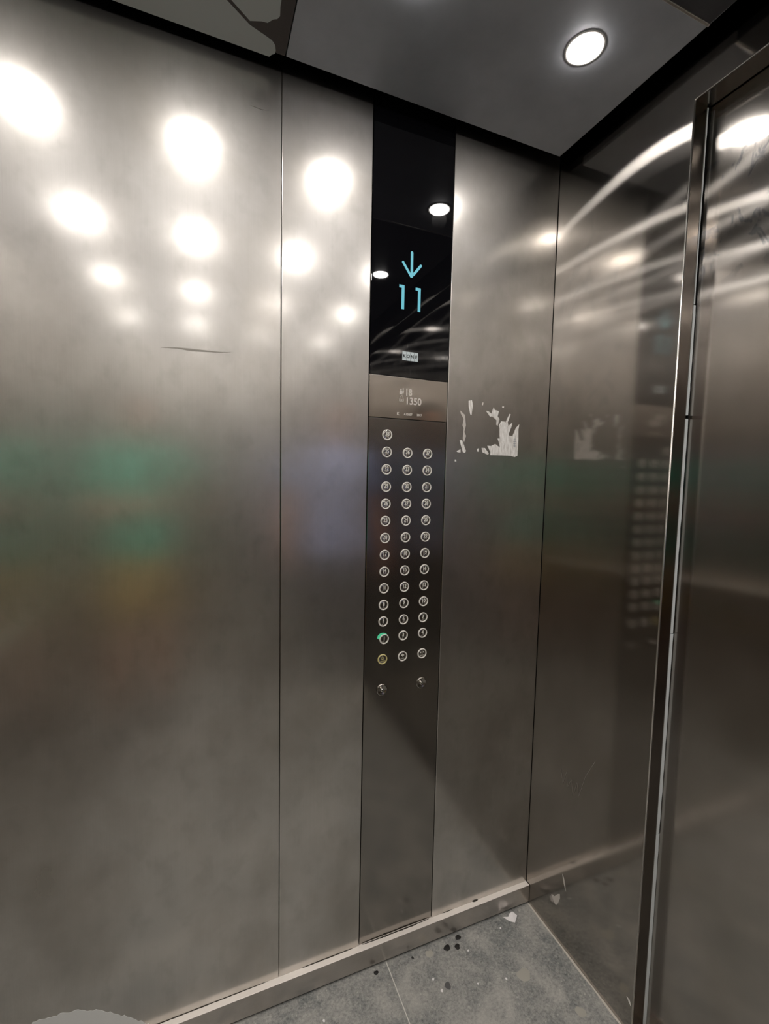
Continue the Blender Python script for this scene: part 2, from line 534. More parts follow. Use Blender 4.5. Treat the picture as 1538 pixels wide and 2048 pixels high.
# pale seal in the joint between jamb and door
bm = bmesh.new()
rr = random.Random(5)
segs = [(0.004, 0.50), (0.502, 0.98), (0.982, 1.46), (1.468, 1.70), (1.702, 2.096)]
ws = [0.0095, 0.0085, 0.0072, 0.0060, 0.0024]
for (z0, z1), wd in zip(segs, ws):
    k = 24
    prev = None
    for i in range(k + 1):
        z = z0 + (z1 - z0) * i / k
        wj = wd + rr.uniform(-.0006, .0006)
        q = [bm.verts.new((0.0385, JY - 0.0012, z)), bm.verts.new((0.0385 + wj, JY - 0.0012, z)),
             bm.verts.new((0.0385 + wj, JY + 0.004, z)), bm.verts.new((0.0385, JY + 0.004, z))]
        if prev:
            for a in range(4):
                bm.faces.new((prev[a], prev[(a + 1) % 4], q[(a + 1) % 4], q[a]))
        else: bm.faces.new(q)
        prev = q
    bm.faces.new(prev)
struct(finish('trim_6', bm, 'seal'))
# centre-opening door leaves
XD = 0.0490
def door_leaf(name, y0, y1):
    bm = bmesh.new()
    add_box(bm, XD, XD + .03, y0, y1, 0.003, DZ + .03)
    return struct(finish(name, bm, 'door', bevel=0.001))
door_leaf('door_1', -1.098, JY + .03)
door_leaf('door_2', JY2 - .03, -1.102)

# ------------------------------------------------------------------ setting: back wall and wall opposite the panel
wb = struct(box('wall_back', (XB - .04, XB - .014, YN - .02, 0.04, -0.03, ZT), 'black_gap'))
for y0, y1 in ((YN, -1.468), (-1.466, -0.734), (-0.732, -0.001)):
    wall_sheet('wall_sheet', wb, (XB - .014, XB, y0, y1, 0.001, ZT), 'wall_back')
wn_ = struct(box('wall_near', (XB - .02, 0.02, YN - .04, YN - .014, -0.03, ZT), 'black_gap'))
for x0, x1 in ((XB + .001, SEAM - .001), (SEAM + .001, -0.001)):
    wall_sheet('wall_sheet', wn_, (x0, x1, YN - .014, YN, 0.001, ZT), 'wall_left')

# ------------------------------------------------------------------ setting: hung ceiling
G = 0.041
ce = struct(box('ceiling', (XB - .02, 0.06, YN - .02, 0.04, ZT, ZT + .03), 'black_gap'))
YS, YF = -0.4270, -1.7530
def sheet_c(x0, x1, y0, y1, mat):
    return box('ceiling_sheet', (x0, x1, y0, y1, ZC, ZC + .022), mat, ce, bevel=0.0008)
for y0, y1, mt in ((YS + .001, -G, 'ceiling'), (YF + .001, YS - .001, 'ceiling_dark'), (YN + G, YF - .001, 'ceiling')):
    sheet_c(SEAM + .0016, -G, y0, y1, mt)
    sheet_c(XB + G, SEAM - .0006, y0, y1, 'ceiling_bare' if mt == 'ceiling' and y0 > -1 else mt)
for y in (YS, YF):
    box('joint_strip', (XB + G, -G, y - .0025, y + .0025, ZC - .0022, ZC + .004), 'edge', ce, bevel=0.0008)
# protective film left on the second ceiling sheet
FA = [(-0.8442, -0.0805), (-0.8313, -0.0762), (-0.8135, -0.0704), (-0.8015, -0.0661), (-0.7972, -0.0627), (-0.7925, -0.0568), (-0.7901, -0.0461),
      (-0.7906, -0.0394), (-0.797, -0.0339), (-0.8005, -0.0275), (-1.50, -0.0275), (-1.50, -0.33), (-1.0, -0.24), (-0.90, -0.12)]
FB = [(-0.91, -0.137), (-0.97, -0.25), (-1.05, -0.44), (-0.800, -0.44), (-0.797, -0.25), (-0.7956, -0.1389), (-0.7934, -0.1207), (-0.7973, -0.1135),
      (-0.8041, -0.1098), (-0.8135, -0.0986), (-0.8243, -0.0971), (-0.8451, -0.089)]
for F in (FA, FB):
    bm = bmesh.new(); slab_poly(bm, F, ZC - .0005, 0.0004, 'z')
    finish('protective_film', bm, 'film', ce)

# ------------------------------------------------------------------ ceiling lights
LX = (-0.218, -0.586, -0.950, -1.312)
LY = (-0.299, -0.815, -1.345, -1.870)
def make_light(x, y, label, group):
    t = thing('ceiling_light', label, 'ceiling light', (x, y, ZC), group)
    bm = bmesh.new()
    lathe(bm, [(0.0385, -0.004), (0.0385, 0.0006), (0.0380, 0.0010), (0.0325, 0.0012), (0.0318, 0.0008), (0.0318, -0.004)], x, y, ZC, 'z', 40)
    finish('bezel', bm, 'bezel', t, smooth=True)
    bm = bmesh.new()
    lathe(bm, [(0.0314, 0.0006), (0.0300, 0.0030), (0.025, 0.0050), (0.016, 0.0062), (0.007, 0.0068), (0, 0.007)], x, y, ZC, 'z', 40)
    finish('diffuser', bm, 'lens', t, smooth=True)
    ld = bpy.data.lights.new('lamp', 'SPOT'); ld.energy = BEAM; ld.color = LAMP_COL[:3]
    ld.spot_size = math.radians(125); ld.spot_blend = 0.9; ld.shadow_soft_size = 0.024
    lo = bpy.data.objects.new('lamp', ld); COL.objects.link(lo)
    lo.location = (0, 0, -0.034); lo.parent = t
    return t
first = make_light(LX[0], LY[0], 'round white downlight in the grey ceiling near the corner, above the torn sticker', None)
second_label = 'round white downlight by the panel wall, second from the corner'
rest_label = 'small round white downlight seen only as blurred reflections in the steel walls'
for i, x in enumerate(LX):
    for j, y in enumerate(LY):
        if i == 0 and j == 0: continue
        r = first.copy(); COL.objects.link(r); r.location = (x, y, ZC)
        if (i, j) == (1, 0): r['label'] = second_label
        else:
            r['label'] = rest_label; r['group'] = 'reflected downlights'
        for ch in list(first.children):
            c = ch.copy(); COL.objects.link(c); c.parent = r

# ------------------------------------------------------------------ control panel
Y0 = 0.0016           # face of the panel lies a little behind the wall sheets
ZG, ZP = 1.5715, 1.4675
cp = thing('control_panel', 'tall narrow elevator control panel with black display and three columns of round buttons', 'control panel', (-0.4472, 0.0, 0.0))
box('faceplate', (CL + .0012, CR - .0006, Y0, 0.0135, HB - .001, ZP - .0006), 'faceplate', cp, bevel=0.0009)
box('capacity_plate', (CL + .0012, CR - .0006, Y0 - .0006, 0.0135, ZP + .0006, ZG - .0004), 'polished', cp, bevel=0.0007)
disp = box('display', (CL + .0012, CR - .0006, Y0 - .0008, 0.0135, ZG + .0004, ZT - .002), 'glass', cp, bevel=0.0006)
YD = Y0 - .0008
# down arrow
bm = bmesh.new()
def stroke(bm, a, b, wd, off, th=0.0004, rnd=True):
    a, b = Vector(a), Vector(b); d = (b - a).normalized(); nrm = Vector((-d.y, d.x)) * wd / 2
    pts = []
    if rnd:
        for k in range(9):
            t = PI / 2 + PI * k / 8
            pts.append(a + d * math.cos(t) * wd / 2 + Vector((-d.y, d.x)) * math.sin(t) * wd / 2)
        for k in range(9):
            t = -PI / 2 + PI * k / 8
            pts.append(b + d * math.cos(t) * wd / 2 + Vector((-d.y, d.x)) * math.sin(t) * wd / 2)
    else:
        pts = [a + nrm, a - nrm, b - nrm, b + nrm]
    slab_poly(bm, [(p.x, p.y) for p in pts], off, th, 'y')
o_ = -YD
stroke(bm, (-0.4499, 1.8755), (-0.4494, 1.8195), 0.0068, o_)
stroke(bm, (-0.4735, 1.8490), (-0.4512, 1.8190), 0.0060, o_ + .00005)
finish('arrow', bm, 'cyan', disp)
bm = bmesh.new()
stroke(bm, (-0.4250, 1.8487), (-0.4428, 1.8265), 0.0062, o_)
slab_poly(bm, [(-0.4455, 1.8290), (-0.4405, 1.8245), (-0.4435, 1.8215), (-0.4459, 1.8200)], o_ + .00005, 0.0004, 'y')
finish('arrow', bm, 'cyan', disp)
# floor number, two digits
for dx in (0.0, 0.0448):
    bm = bmesh.new()
    x, zt, zb = -0.4722 + dx, 1.7945 , 1.7370
    slab_poly(bm, [(x - .0103, zt), (x + .0040, zt), (x + .0040, zb), (x - .0033, zb), (x - .0033, zt - .0068), (x - .0103, zt - .0068)], o_, 0.0004, 'y')
    finish('digit', bm, 'cyan', disp)
# maker's mark: four pale tiles with a letter each
lg = None
bm = bmesh.new()
for k in range(4):
    xa = -0.4698 + k * 0.01108
    slab_poly(bm, [(xa, 1.6134), (xa + .0104, 1.6134), (xa + .0104, 1.6353), (xa, 1.6353)], o_, 0.0003, 'y')
lg = finish('maker_mark', bm, 'print_glow', disp)
bm = bmesh.new()
for k, ch in enumerate('KONE'):
    add_text(bm, ch, 0.0112, -0.4646 + k * 0.01108, YD - .0004, 1.6240, 1.0, bold=0.0003, depth=0.0002)
finish('lettering', bm, 'print_black', lg)

# capacity plate print
YPc = Y0 - .0006
plate = [c for c in cp.children if c.name.startswith('capacity_plate')][0]
def ellipse(cx, cz, rx, rz, n=20):
    return [(cx + rx * math.cos(2 * PI * i / n), cz + rz * math.sin(2 * PI * i / n)) for i in range(n)]
bm = bmesh.new()
o2 = -YPc
# people pictogram
slab_poly(bm, ellipse(-0.4712, 1.5405, 0.0019, 0.0024), o2, .0003, 'y')
slab_poly(bm, [(-0.4748, 1.5285), (-0.4672, 1.5285), (-0.4668, 1.5345), (-0.4690, 1.5382), (-0.4728, 1.5382), (-0.4750, 1.5345)], o2, .0003, 'y')
slab_poly(bm, ellipse(-0.4650, 1.5425, 0.0016, 0.0020), o2 + .00004, .0003, 'y')
slab_poly(bm, [(-0.4665, 1.5325), (-0.4636, 1.5320), (-0.4630, 1.5375), (-0.4645, 1.5402), (-0.4668, 1.5395)], o2 + .00004, .0003, 'y')
finish('pictogram', bm, 'etch', plate)
bm = bmesh.new()
# weight pictogram (outlined kettle weight)
wo = [(-0.4752, 1.5120), (-0.4752, 1.5165), (-0.4735, 1.5210), (-0.4712, 1.5255), (-0.4690, 1.5262), (-0.4668, 1.5255), (-0.4650, 1.5210), (-0.4636, 1.5165), (-0.4636, 1.5120)]
for a, b in zip(wo, wo[1:] + wo[:1]):
    stroke(bm, a, b, 0.0011, o2, .0003)
add_text(bm, 'kg', 0.0052, -0.4694, YPc, 1.5160, 1.0, bold=0.0002, depth=0.0003)
finish('pictogram', bm, 'etch', plate); bm = bmesh.new()
add_text(bm, '18', 0.0250, -0.4500, YPc, 1.5345, 0.80, bold=0.0005, depth=0.0003)
finish('lettering', bm, 'etch', plate); bm = bmesh.new()
add_text(bm, '1350', 0.0250, -0.4358, YPc, 1.5131, 0.92, bold=0.0005, depth=0.0003)
finish('lettering', bm, 'etch', plate); bm = bmesh.new()
add_text(bm, 'K', 0.0100, -0.4778, YPc, 1.4800, 1.0, bold=0.0002, depth=0.0003)
add_text(bm, 'A12057', 0.0078, -0.4500, YPc, 1.4800, 0.95, bold=0.0002, depth=0.0003)
add_text(bm, '2017', 0.0076, -0.4180, YPc, 1.4803, 0.95, bold=0.0002, depth=0.0003)
finish('lettering', bm, 'etch', plate)

# buttons
RO, RI = 0.0133, 0.0107
BR = {'1': '1', '2': '12', '3': '14', '4': '145', '5': '15', '6': '124', '7': '1245', '8': '125', '9': '24', '0': '245'}
def braille(bm, s, cx, y, cz):
    cells = ['3456'] + [BR[c] for c in s]
    sp = 0.0042
    x0 = cx - sp * (len(cells) - 1) / 2
    for i, c in enumerate(cells):
        for d in c:
            k = int(d) - 1
            px = x0 + i * sp + (0.0008 if k >= 3 else -0.0008)
            pz = cz + 0.0016 - 0.0016 * (k % 3)
            lathe(bm, [(0.00055, 0), (0.0004, 0.0005), (0, 0.0007)], px, y, pz, 'y', 6)
def make_button(x, z, txt, kind='num', ring='ring', num='numeral', label=None, dz=0.0):
    bm = bmesh.new()
    lathe(bm, [(RI, -0.002), (RI, 0.0004), (RI * .93, 0.0010), (RI * .6, 0.0008), (RI * .3, 0.0005), (0, 0.0004)], x, Y0, z, 'y', 36)
    b = finish('button', bm, 'button', cp, smooth=True)
    if label: b['label'] = label
    bm = bmesh.new()
    lathe(bm, [(RO, -0.001), (RO, 0.0014), (RO - .0007, 0.0022), (RI + .0008, 0.0022), (RI, 0.0014), (RI, -0.001)], x, Y0, z, 'y', 36)
    finish('ring', bm, ring, b, smooth=True)
    bm = bmesh.new()
    y = Y0 - .0010
    if kind == 'num':
        add_text(bm, txt, 0.0142, x + .0002, y, z + .0020, 0.80, bold=0.0002, depth=0.0005)
        braille(bm, txt, x, y + .0003, z - .0058)
    elif kind == 'alarm':
        o = -y
        # bell outline
        pl = [(-.0034, .0005), (-.0028, .0020), (-.0024, .0050), (-.0010, .0066), (.0010, .0066), (.0024, .0050), (.0028, .0020), (.0034, .0005)]
        pl = [(x + a, z + c) for a, c in pl]
        for a, c in zip(pl, pl[1:] + pl[:1]): stroke(bm, a, c, 0.0010, o, .0005)
        slab_poly(bm, ellipse(x, z - .0006, 0.0011, 0.0010, 12), o, .0005, 'y')
        for k in range(5): stroke(bm, (x - .0050 + k * .0025, z - .0058), (x - .0050 + k * .0025 + .0010, z - .0040), 0.0008, o, .0005)
    elif kind == 'open':
        o = -y
        slab_poly(bm, [(x - .0046, z + .0034), (x - .0010, z + .0062), (x - .0010, z + .0006)], o, .0005, 'y')
        slab_poly(bm, [(x + .0046, z + .0034), (x + .0010, z + .0062), (x + .0010, z + .0006)], o, .0005, 'y')
        stroke(bm, (x, z + .0076), (x, z - .0008), 0.0009, o, .0005)
        for k in range(4): stroke(bm, (x - .0040 + k * .0025, z - .0060), (x - .0040 + k * .0025, z - .0040), 0.0008, o, .0005)
    elif kind == 'close':
        o = -y
        slab_poly(bm, [(x - .0054, z + .0062), (x - .0054, z + .0010), (x - .0020, z + .0036)], o, .0005, 'y')
        slab_poly(bm, [(x + .0054, z + .0062), (x + .0054, z + .0010), (x + .0020, z + .0036)], o, .0005, 'y')
        stroke(bm, (x, z + .0078), (x, z - .0006), 0.0009, o, .0005)
        for k in range(4): stroke(bm, (x - .0040 + k * .0025, z - .0060), (x - .0040 + k * .0025, z - .0040), 0.0008, o, .0005)
    finish('numeral' if kind == 'num' else 'symbol', bm, num, b)
    return b
BX = (-0.506, -0.4485, -0.391)
make_button(BX[0], 1.4260, '38')
rows = [(35, 36, 37), (32, 33, 34), (29, 30, 31), (26, 27, 28), (23, 24, 25), (20, 21, 22), (17, 18, 19), (14, 15, 16), (11, 12, 13), (8, 9, 10), (5, 6, 7)]
for i, row in enumerate(rows):
    z = 1.3828 - i * 0.04355
    for x, n_ in zip(BX, row):
        make_button(x, z, str(n_))
make_button(-0.5025, 0.9005, '1', label='floor button sitting askew beside a green light')
make_button(BX[1], 0.9040, '3')
make_button(BX[2], 0.9045, '4')
make_button(BX[0], 0.8470, '', 'alarm', 'ring_yellow', 'numeral_yellow', label='yellow alarm button')
make_button(BX[1], 0.8475, '', 'open', label='door opening button')
make_button(BX[2], 0.8480, '', 'close', label='door closing button')
# green light leaking from behind the askew button
bm = bmesh.new()
pl = []
for k in range(15):
    a = PI * (0.22 + 0.80 * k / 14)
    pl.append((-0.5068 + 0.0150 * math.cos(a), 0.9050 + 0.0122 * math.sin(a)))
for k in range(15):
    a = PI * (1.02 - 0.80 * k / 14)
    pl.append((-0.5040 + 0.0120 * math.cos(a), 0.9010 + 0.0110 * math.sin(a)))
slab_poly(bm, pl, -Y0, 0.0008, 'y')
finish('indicator_light', bm, 'green_led', cp)
# key switches
def key_switch(x, z):
    bm = bmesh.new()
    lathe(bm, [(0.0158, -0.001), (0.0158, 0.0012), (0.0145, 0.0034), (0.0125, 0.0040), (0.0112, 0.0030), (0.0100, 0.0028), (0.0098, 0.0026), (0.0, 0.0024)], x, Y0, z, 'y', 40)
    k = finish('key_switch', bm, 'faceplate', cp, smooth=True)
    bm = bmesh.new()
    lathe(bm, [(0.0042, 0.0018), (0.0042, 0.0040), (0.0036, 0.0048), (0.0020, 0.0046), (0.0, 0.0044)], x, Y0, z, 'y', 24)
    kk = finish('lock_barrel', bm, 'chrome', k, smooth=True)
    box('keyhole', (x - .0006, x + .0006, Y0 - .0052, Y0 - .0044, z - .0024, z + .0024), 'print_black', k)
key_switch(-0.506, 0.765)
key_switch(-0.391, 0.766)

# ------------------------------------------------------------------ torn sticker and other residues
ST = [
 [(-0.2727, 1.5289), (-0.2626, 1.5315), (-0.259, 1.5197), (-0.262, 1.4918), (-0.2661, 1.4932), (-0.2721, 1.5152)],
 [(-0.2293, 1.5281), (-0.2256, 1.5284), (-0.2269, 1.5205), (-0.2301, 1.5211)],
 [(-0.2968, 1.4231), (-0.2888, 1.4235), (-0.2754, 1.3955), (-0.2783, 1.3901), (-0.2855, 1.3916), (-0.2923, 1.4104)],
 [(-0.3057, 1.3934), (-0.2929, 1.3991), (-0.2925, 1.3904), (-0.3016, 1.3909)],
 [(-0.3099, 1.3707), (-0.3059, 1.3708), (-0.3047, 1.3657), (-0.3097, 1.3655)],
 [(-0.2168, 1.5064), (-0.2084, 1.5061), (-0.1985, 1.4998), (-0.1919, 1.5188), (-0.1883, 1.5111), (-0.1742, 1.5086), (-0.1778, 1.4942), (-0.171, 1.4875), (-0.1766, 1.4684), (-0.1811, 1.4708), (-0.1806, 1.4833), (-0.196, 1.4929), (-0.2024, 1.4916)],
 [(-0.1641, 1.5227), (-0.1575, 1.5232), (-0.1584, 1.5187), (-0.1639, 1.5192)],
 [(-0.2406, 1.4022), (-0.2365, 1.4041), (-0.2361, 1.3945), (-0.2403, 1.3952)],
 [(-0.2261, 1.4060), (-0.2155, 1.4059), (-0.2021, 1.3914), (-0.2051, 1.3877), (-0.2234, 1.3941)],
 [(-0.2083, 1.4125), (-0.1966, 1.4121), (-0.1818, 1.4182), (-0.1661, 1.409), (-0.1677, 1.4179), (-0.175, 1.4337), (-0.1663, 1.4342), (-0.1634, 1.4199), (-0.1687, 1.4394), (-0.1698, 1.4626), (-0.1723, 1.4696), (-0.1653, 1.4817), (-0.1544, 1.4815), (-0.152, 1.478), (-0.148, 1.4855), (-0.1379, 1.5041), (-0.1339, 1.5026), (-0.1433, 1.4804), (-0.1406, 1.4698), (-0.1278, 1.4805), (-0.1275, 1.4742), (-0.1384, 1.4483), (-0.1359, 1.443), (-0.1248, 1.4436), (-0.1148, 1.4659), (-0.103, 1.4775), (-0.1056, 1.4628), (-0.1042, 1.4373), (-0.1051, 1.3887), (-0.1139, 1.3847), (-0.1342, 1.3877), (-0.1976, 1.3871), (-0.1969, 1.3951)],
]
st = thing('torn_sticker', 'remains of a torn white sticker on the steel wall right of the control panel', 'sticker', (-0.2, 0.0, 1.385))
bm = bmesh.new()
bm.free()
for q in ST:
    bm = bmesh.new(); slab_poly(bm, q, 0.0, 0.0003, 'y')
    finish('paper_remains', bm, 'residue', st)
bm = bmesh.new()
slab_poly(bm, [(-0.2979, 1.5012), (-0.2823, 1.4904), (-0.2786, 1.463), (-0.2825, 1.4455), (-0.277, 1.4354), (-0.2825, 1.4178), (-0.2869, 1.428), (-0.285, 1.4557), (-0.2893, 1.4624), (-0.2859, 1.4798), (-0.2955, 1.4929)], 0.0, 0.0003, 'y')
finish('thin_residue', bm, 'residue_faint', st)
bm = bmesh.new()
for k, zz in enumerate((1.4335, 1.4275, 1.4215, 1.4155)):
    stroke(bm, (-0.121, zz), (-0.113 + .001 * (k % 2), zz + .0004), 0.0014, 0.0003, 0.0002, rnd=False)
stroke(bm, (-0.1165, 1.437), (-0.1160, 1.412), 0.0010, 0.0003, 0.0002, rnd=False)
finish('faded_print', bm, plain('faded grey print', (0.36, 0.38, 0.42, 1), 0.7), st)

# grey glue residue at the foot of the left wall
bm = bmesh.new()
rr = random.Random(21)
pl = []
for i in range(41):
    u = i / 40
    x = -1.275 + 0.215 * u
    zt = 0.118 + 0.058 * math.sin(PI * (0.12 + 0.72 * (1 - u))) + rr.uniform(-.0025, .0025)
    # follow the arched upper edge
    zt = 0.172 + 0.030 * math.sin(PI * u * 1.05 + .1) - 0.095 * u + rr.uniform(-.003, .003)
    pl.append((x, zt))
pl += [(-1.06, 0.066), (-1.30, 0.066)]
slab_poly(bm, pl, 0.0, 0.0003, 'y')
rs = finish('glue_residue', bm, 'residue_grey')
tag(rs, 'arched grey glue residue at the foot of the left wall, bottom left', 'residue')

SC1 = [(-1.0139, 1.5763), (-0.9797, 1.5791), (-0.9606, 1.5781), (-0.9339, 1.5791), (-0.9048, 1.5801), (-0.8807, 1.5827)]
SC2 = [(-0.8339, 2.0991), (-0.8245, 2.0987), (-0.8165, 2.0979), (-0.8084, 2.0984), (-0.8002, 2.0996)]
# scratch marks on the left wall: scuffs
def scuff(name, pts, wd, mat, axis='y'):
    bm = bmesh.new()
    for k in range(len(pts) - 1):
        a, b = Vector(pts[k]), Vector(pts[k + 1]); d = (b - a).normalized(); nn = Vector((-d.y, d.x))
        w0 = wd[k] / 2; w1 = wd[k + 1] / 2
        slab_poly(bm, [tuple(a + nn * w0), tuple(a - nn * w0), tuple(b - nn * w1), tuple(b + nn * w1)], 0.0, 0.00015, axis)
    return finish(name, bm, mat)

M['scuff'] = plain('dull scuff', (0.30, 0.28, 0.25, 1), 0.5, 0.6)

def on_left(name, pts, wd, mat='scuff'):
    o = scuff(name, pts, wd, M[mat]); o.parent = backing
on_left('scratch', SC1, (.0006, .0030, .0050, .0042, .0022, .0006))
on_left('scratch', SC2, (.0004, .0016, .0020, .0014, .0004), 'edge')

# ------------------------------------------------------------------ floor litter and spots
bm = bmesh.new()
q = [(-0.105, -0.0255), (-0.090, -0.031), (-0.083, -0.0275), (-0.0728, -0.0276), (-0.0648, -0.0405), (-0.0821, -0.0532), (-0.095, -0.044)]
hh = [0.0006, 0.0012, 0.006, 0.009, 0.0055, 0.0008, 0.0006]
top = [bm.verts.new((a, b, 0.001 + h)) for (a, b), h in zip(q, hh)]
ctr = bm.verts.new((-0.080, -0.040, 0.0075))
for i in range(len(q)): bm.faces.new((top[i], top[(i + 1) % len(q)], ctr))
sc = finish('paper_scrap', bm, 'paper')
md = sc.modifiers.new('t', 'SOLIDIFY'); md.thickness = 0.0004
tag(sc, 'crumpled white paper scrap on the floor by the corner', 'paper scrap')
def blob(name, x, y, r, mat, label, cat, group=None, h=0.0008, seed=0, sq=1.0):
    rr = random.Random(seed); bm = bmesh.new(); n = 20
    ph = [rr.uniform(0, 6.28) for _ in range(3)]
    out = []
    for i in range(n):
        a = 2 * PI * i / n
        k = r * (1 + .12 * math.sin(2 * a + ph[0]) + .08 * math.sin(3 * a + ph[1]) + .05 * math.sin(5 * a + ph[2]))
        out.append((k * math.cos(a) * sq, k * math.sin(a)))
    c = bm.verts.new((x, y, h))
    r1 = [bm.verts.new((x + a * .8, y + b * .8, h * .85)) for a, b in out]
    r0 = [bm.verts.new((x + a, y + b, 0.0)) for a, b in out]
    for i in range(n):
        j = (i + 1) % n
        bm.faces.new((c, r1[i], r1[j])); bm.faces.new((r1[i], r0[i], r0[j], r1[j]))
    o = finish(name, bm, mat, smooth=True)
    return tag(o, label, cat, group)
G1 = 'dark gum spots on the floor'
blob('gum_spot', -0.3086, -0.0425, 0.0090, 'gum', 'black gum spot on the floor, left one of the cluster by the skirting', 'gum spot', G1, seed=1)
blob('gum_spot', -0.2794, -0.0500, 0.0078, 'gum', 'black gum spot on the floor, right lower one of the cluster by the skirting', 'gum spot', G1, seed=2)
blob('gum_spot', -0.2640, -0.0285, 0.0078, 'gum', 'black gum spot on the floor touching the foot of the skirting', 'gum spot', G1, seed=3)
blob('gum_spot', -0.5182, -0.0310, 0.0060, 'gum', 'black gum spot on the floor left of the pale tile joint', 'gum spot', G1, seed=4)
blob('gum_spot', -0.4107, -0.0315, 0.0034, 'gum', 'tiny black gum spot right of the pale tile joint', 'gum spot', G1, seed=5)
blob('gum_spot', -0.3546, -0.1269, 0.0085, plain('dull dark gum', (0.10, 0.10, 0.10, 1), 0.7), 'faint dark gum spot in the middle of the floor near the bottom edge', 'gum spot', G1, seed=6, h=.0004)
G2 = 'pale flattened gum on the floor'
blob('gum_spot', -0.3624, -0.0390, 0.0105, 'pale_gum', 'pale round flattened gum left of the black gum cluster', 'gum spot', G2, seed=7, h=.0005)
blob('gum_spot', -0.1511, -0.1778, 0.0170, 'pale_gum', 'largest pale flattened gum, in the middle of the right floor tile', 'gum spot', G2, seed=8, h=.0005)
blob('gum_spot', -0.0740, -0.2980, 0.0120, 'pale_gum', 'pale flattened gum near the front wall at the bottom of the picture', 'gum spot', G2, seed=9, h=.0005)
G3 = 'white crumbs on the floor'
for k, (x, y, r, lb) in enumerate([(-0.1322, -0.0498, .0028, 'tiny white crumb beside the paper scrap'), (-0.2562, -0.0703, .0028, 'tiny pale crumb right of the black gum cluster'),
                    (-0.3831, -0.0996, .0032, 'tiny white crumb in the middle of the floor below the pale gum'), (-0.3745, -0.1313, .0036, 'pale crumb beside the faint dark gum spot'),
                    (-0.675, -0.0852, .0030, 'tiny white crumb on the left floor tile at the bottom edge'), (-0.278, -0.1515, .0026, 'tiny elongated crumb low in the middle of the floor'),
                    (-0.2011, -0.1687, .0030, 'tiny pale crumb left of the largest pale gum')]):
    blob('crumb', x, y, r, 'paper', lb, 'crumb', G3, seed=20 + k, h=.0012)

# marks on the front wall
bm = bmesh.new()
slab_poly(bm, [(-0.1060, 0.112), (-0.112, 0.117), (-0.119, 0.118), (-0.124, 0.126), (-0.131, 0.136), (-0.1386, 0.1431), (-0.1400, 0.131), (-0.1366, 0.1185), (-0.131, 0.104), (-0.1253, 0.0964), (-0.118, 0.101)], 0.0, 0.0003, 'x')
MK = 'pale marks low on the front wall'
tag(finish('smear', bm, 'residue_faint'), 'pale heart-shaped smear low on the front wall beside the corner', 'smear', MK)
bm = bmesh.new()
slab_poly(bm, [(-0.1430, 0.2093), (-0.1500, 0.203), (-0.1540, 0.193), (-0.1600, 0.1700), (-0.1560, 0.1760), (-0.1500, 0.1860)], 0.0, 0.0003, 'x')
tag(finish('smear', bm, 'residue_faint'), 'thin pointed pale drip low on the front wall above the heart-shaped smear', 'smear', MK)
bm = bmesh.new()
slab_poly(bm, [(-0.362, 0.0845), (-0.3690, 0.0850), (-0.3730, 0.0790), (-0.3750, 0.0718), (-0.3690, 0.0760)], 0.0, 0.0003, 'x')
tag(finish('smear', bm, 'residue'), 'small white chip mark by the foot of the door jamb', 'smear', MK)

# zigzag greasy smear on the front wall
bm = bmesh.new()
zz = [(-0.118, 0.505), (-0.128, 0.468), (-0.140, 0.512), (-0.146, 0.470), (-0.158, 0.500), (-0.166, 0.456), (-0.178, 0.505), (-0.186, 0.470), (-0.205, 0.540), (-0.232, 0.596)]
for a, b in zip(zz[:-1], zz[1:]): stroke(bm, a, b, 0.0011, 0.0, 0.00015)
for v in bm.verts: v.co = Vector((v.co.y, v.co.x, v.co.z))
tag(finish('smear', bm, plain('greasy smear', (0.26, 0.235, 0.21, 1), 0.6)), 'zigzag greasy smear on the front wall between the corner and the door jamb', 'smear', MK)

# ------------------------------------------------------------------ handrail on the back wall
hr = thing('handrail', 'round steel handrail across the back wall, seen as a pale reflected streak', 'handrail', (XB, -1.1, 0.83))
bm = bmesh.new()
pts = [(XB + .004, -2.02, 0.83), (XB + .04, -2.02, 0.83), (XB + .052, -2.005, 0.83)] + [(XB + .055, -1.98 + 1.76 * i / 12, 0.83) for i in range(13)] + [(XB + .052, -0.195, 0.83), (XB + .04, -0.18, 0.83), (XB + .004, -0.18, 0.83)]
tube(bm, pts, 0.017, 20)
finish('rail', bm, plain('satin rail steel', (0.72, 0.68, 0.62, 1), 0.3, 1.0), hr, smooth=True)
for y in (-2.02, -0.18):
    bm = bmesh.new()
    r = 0.034; k = 28
    a0 = [bm.verts.new((XB, y + r * math.cos(2 * PI * i / k), 0.83 + r * math.sin(2 * PI * i / k))) for i in range(k)]
    a1 = [bm.verts.new((XB + .006, v.co.y, v.co.z)) for v in a0]
    bm.faces.new(a1)
    for i in range(k): bm.faces.new((a0[i], a0[(i + 1) % k], a1[(i + 1) % k], a1[i]))
    finish('rail_flange', bm, 'chrome', hr)

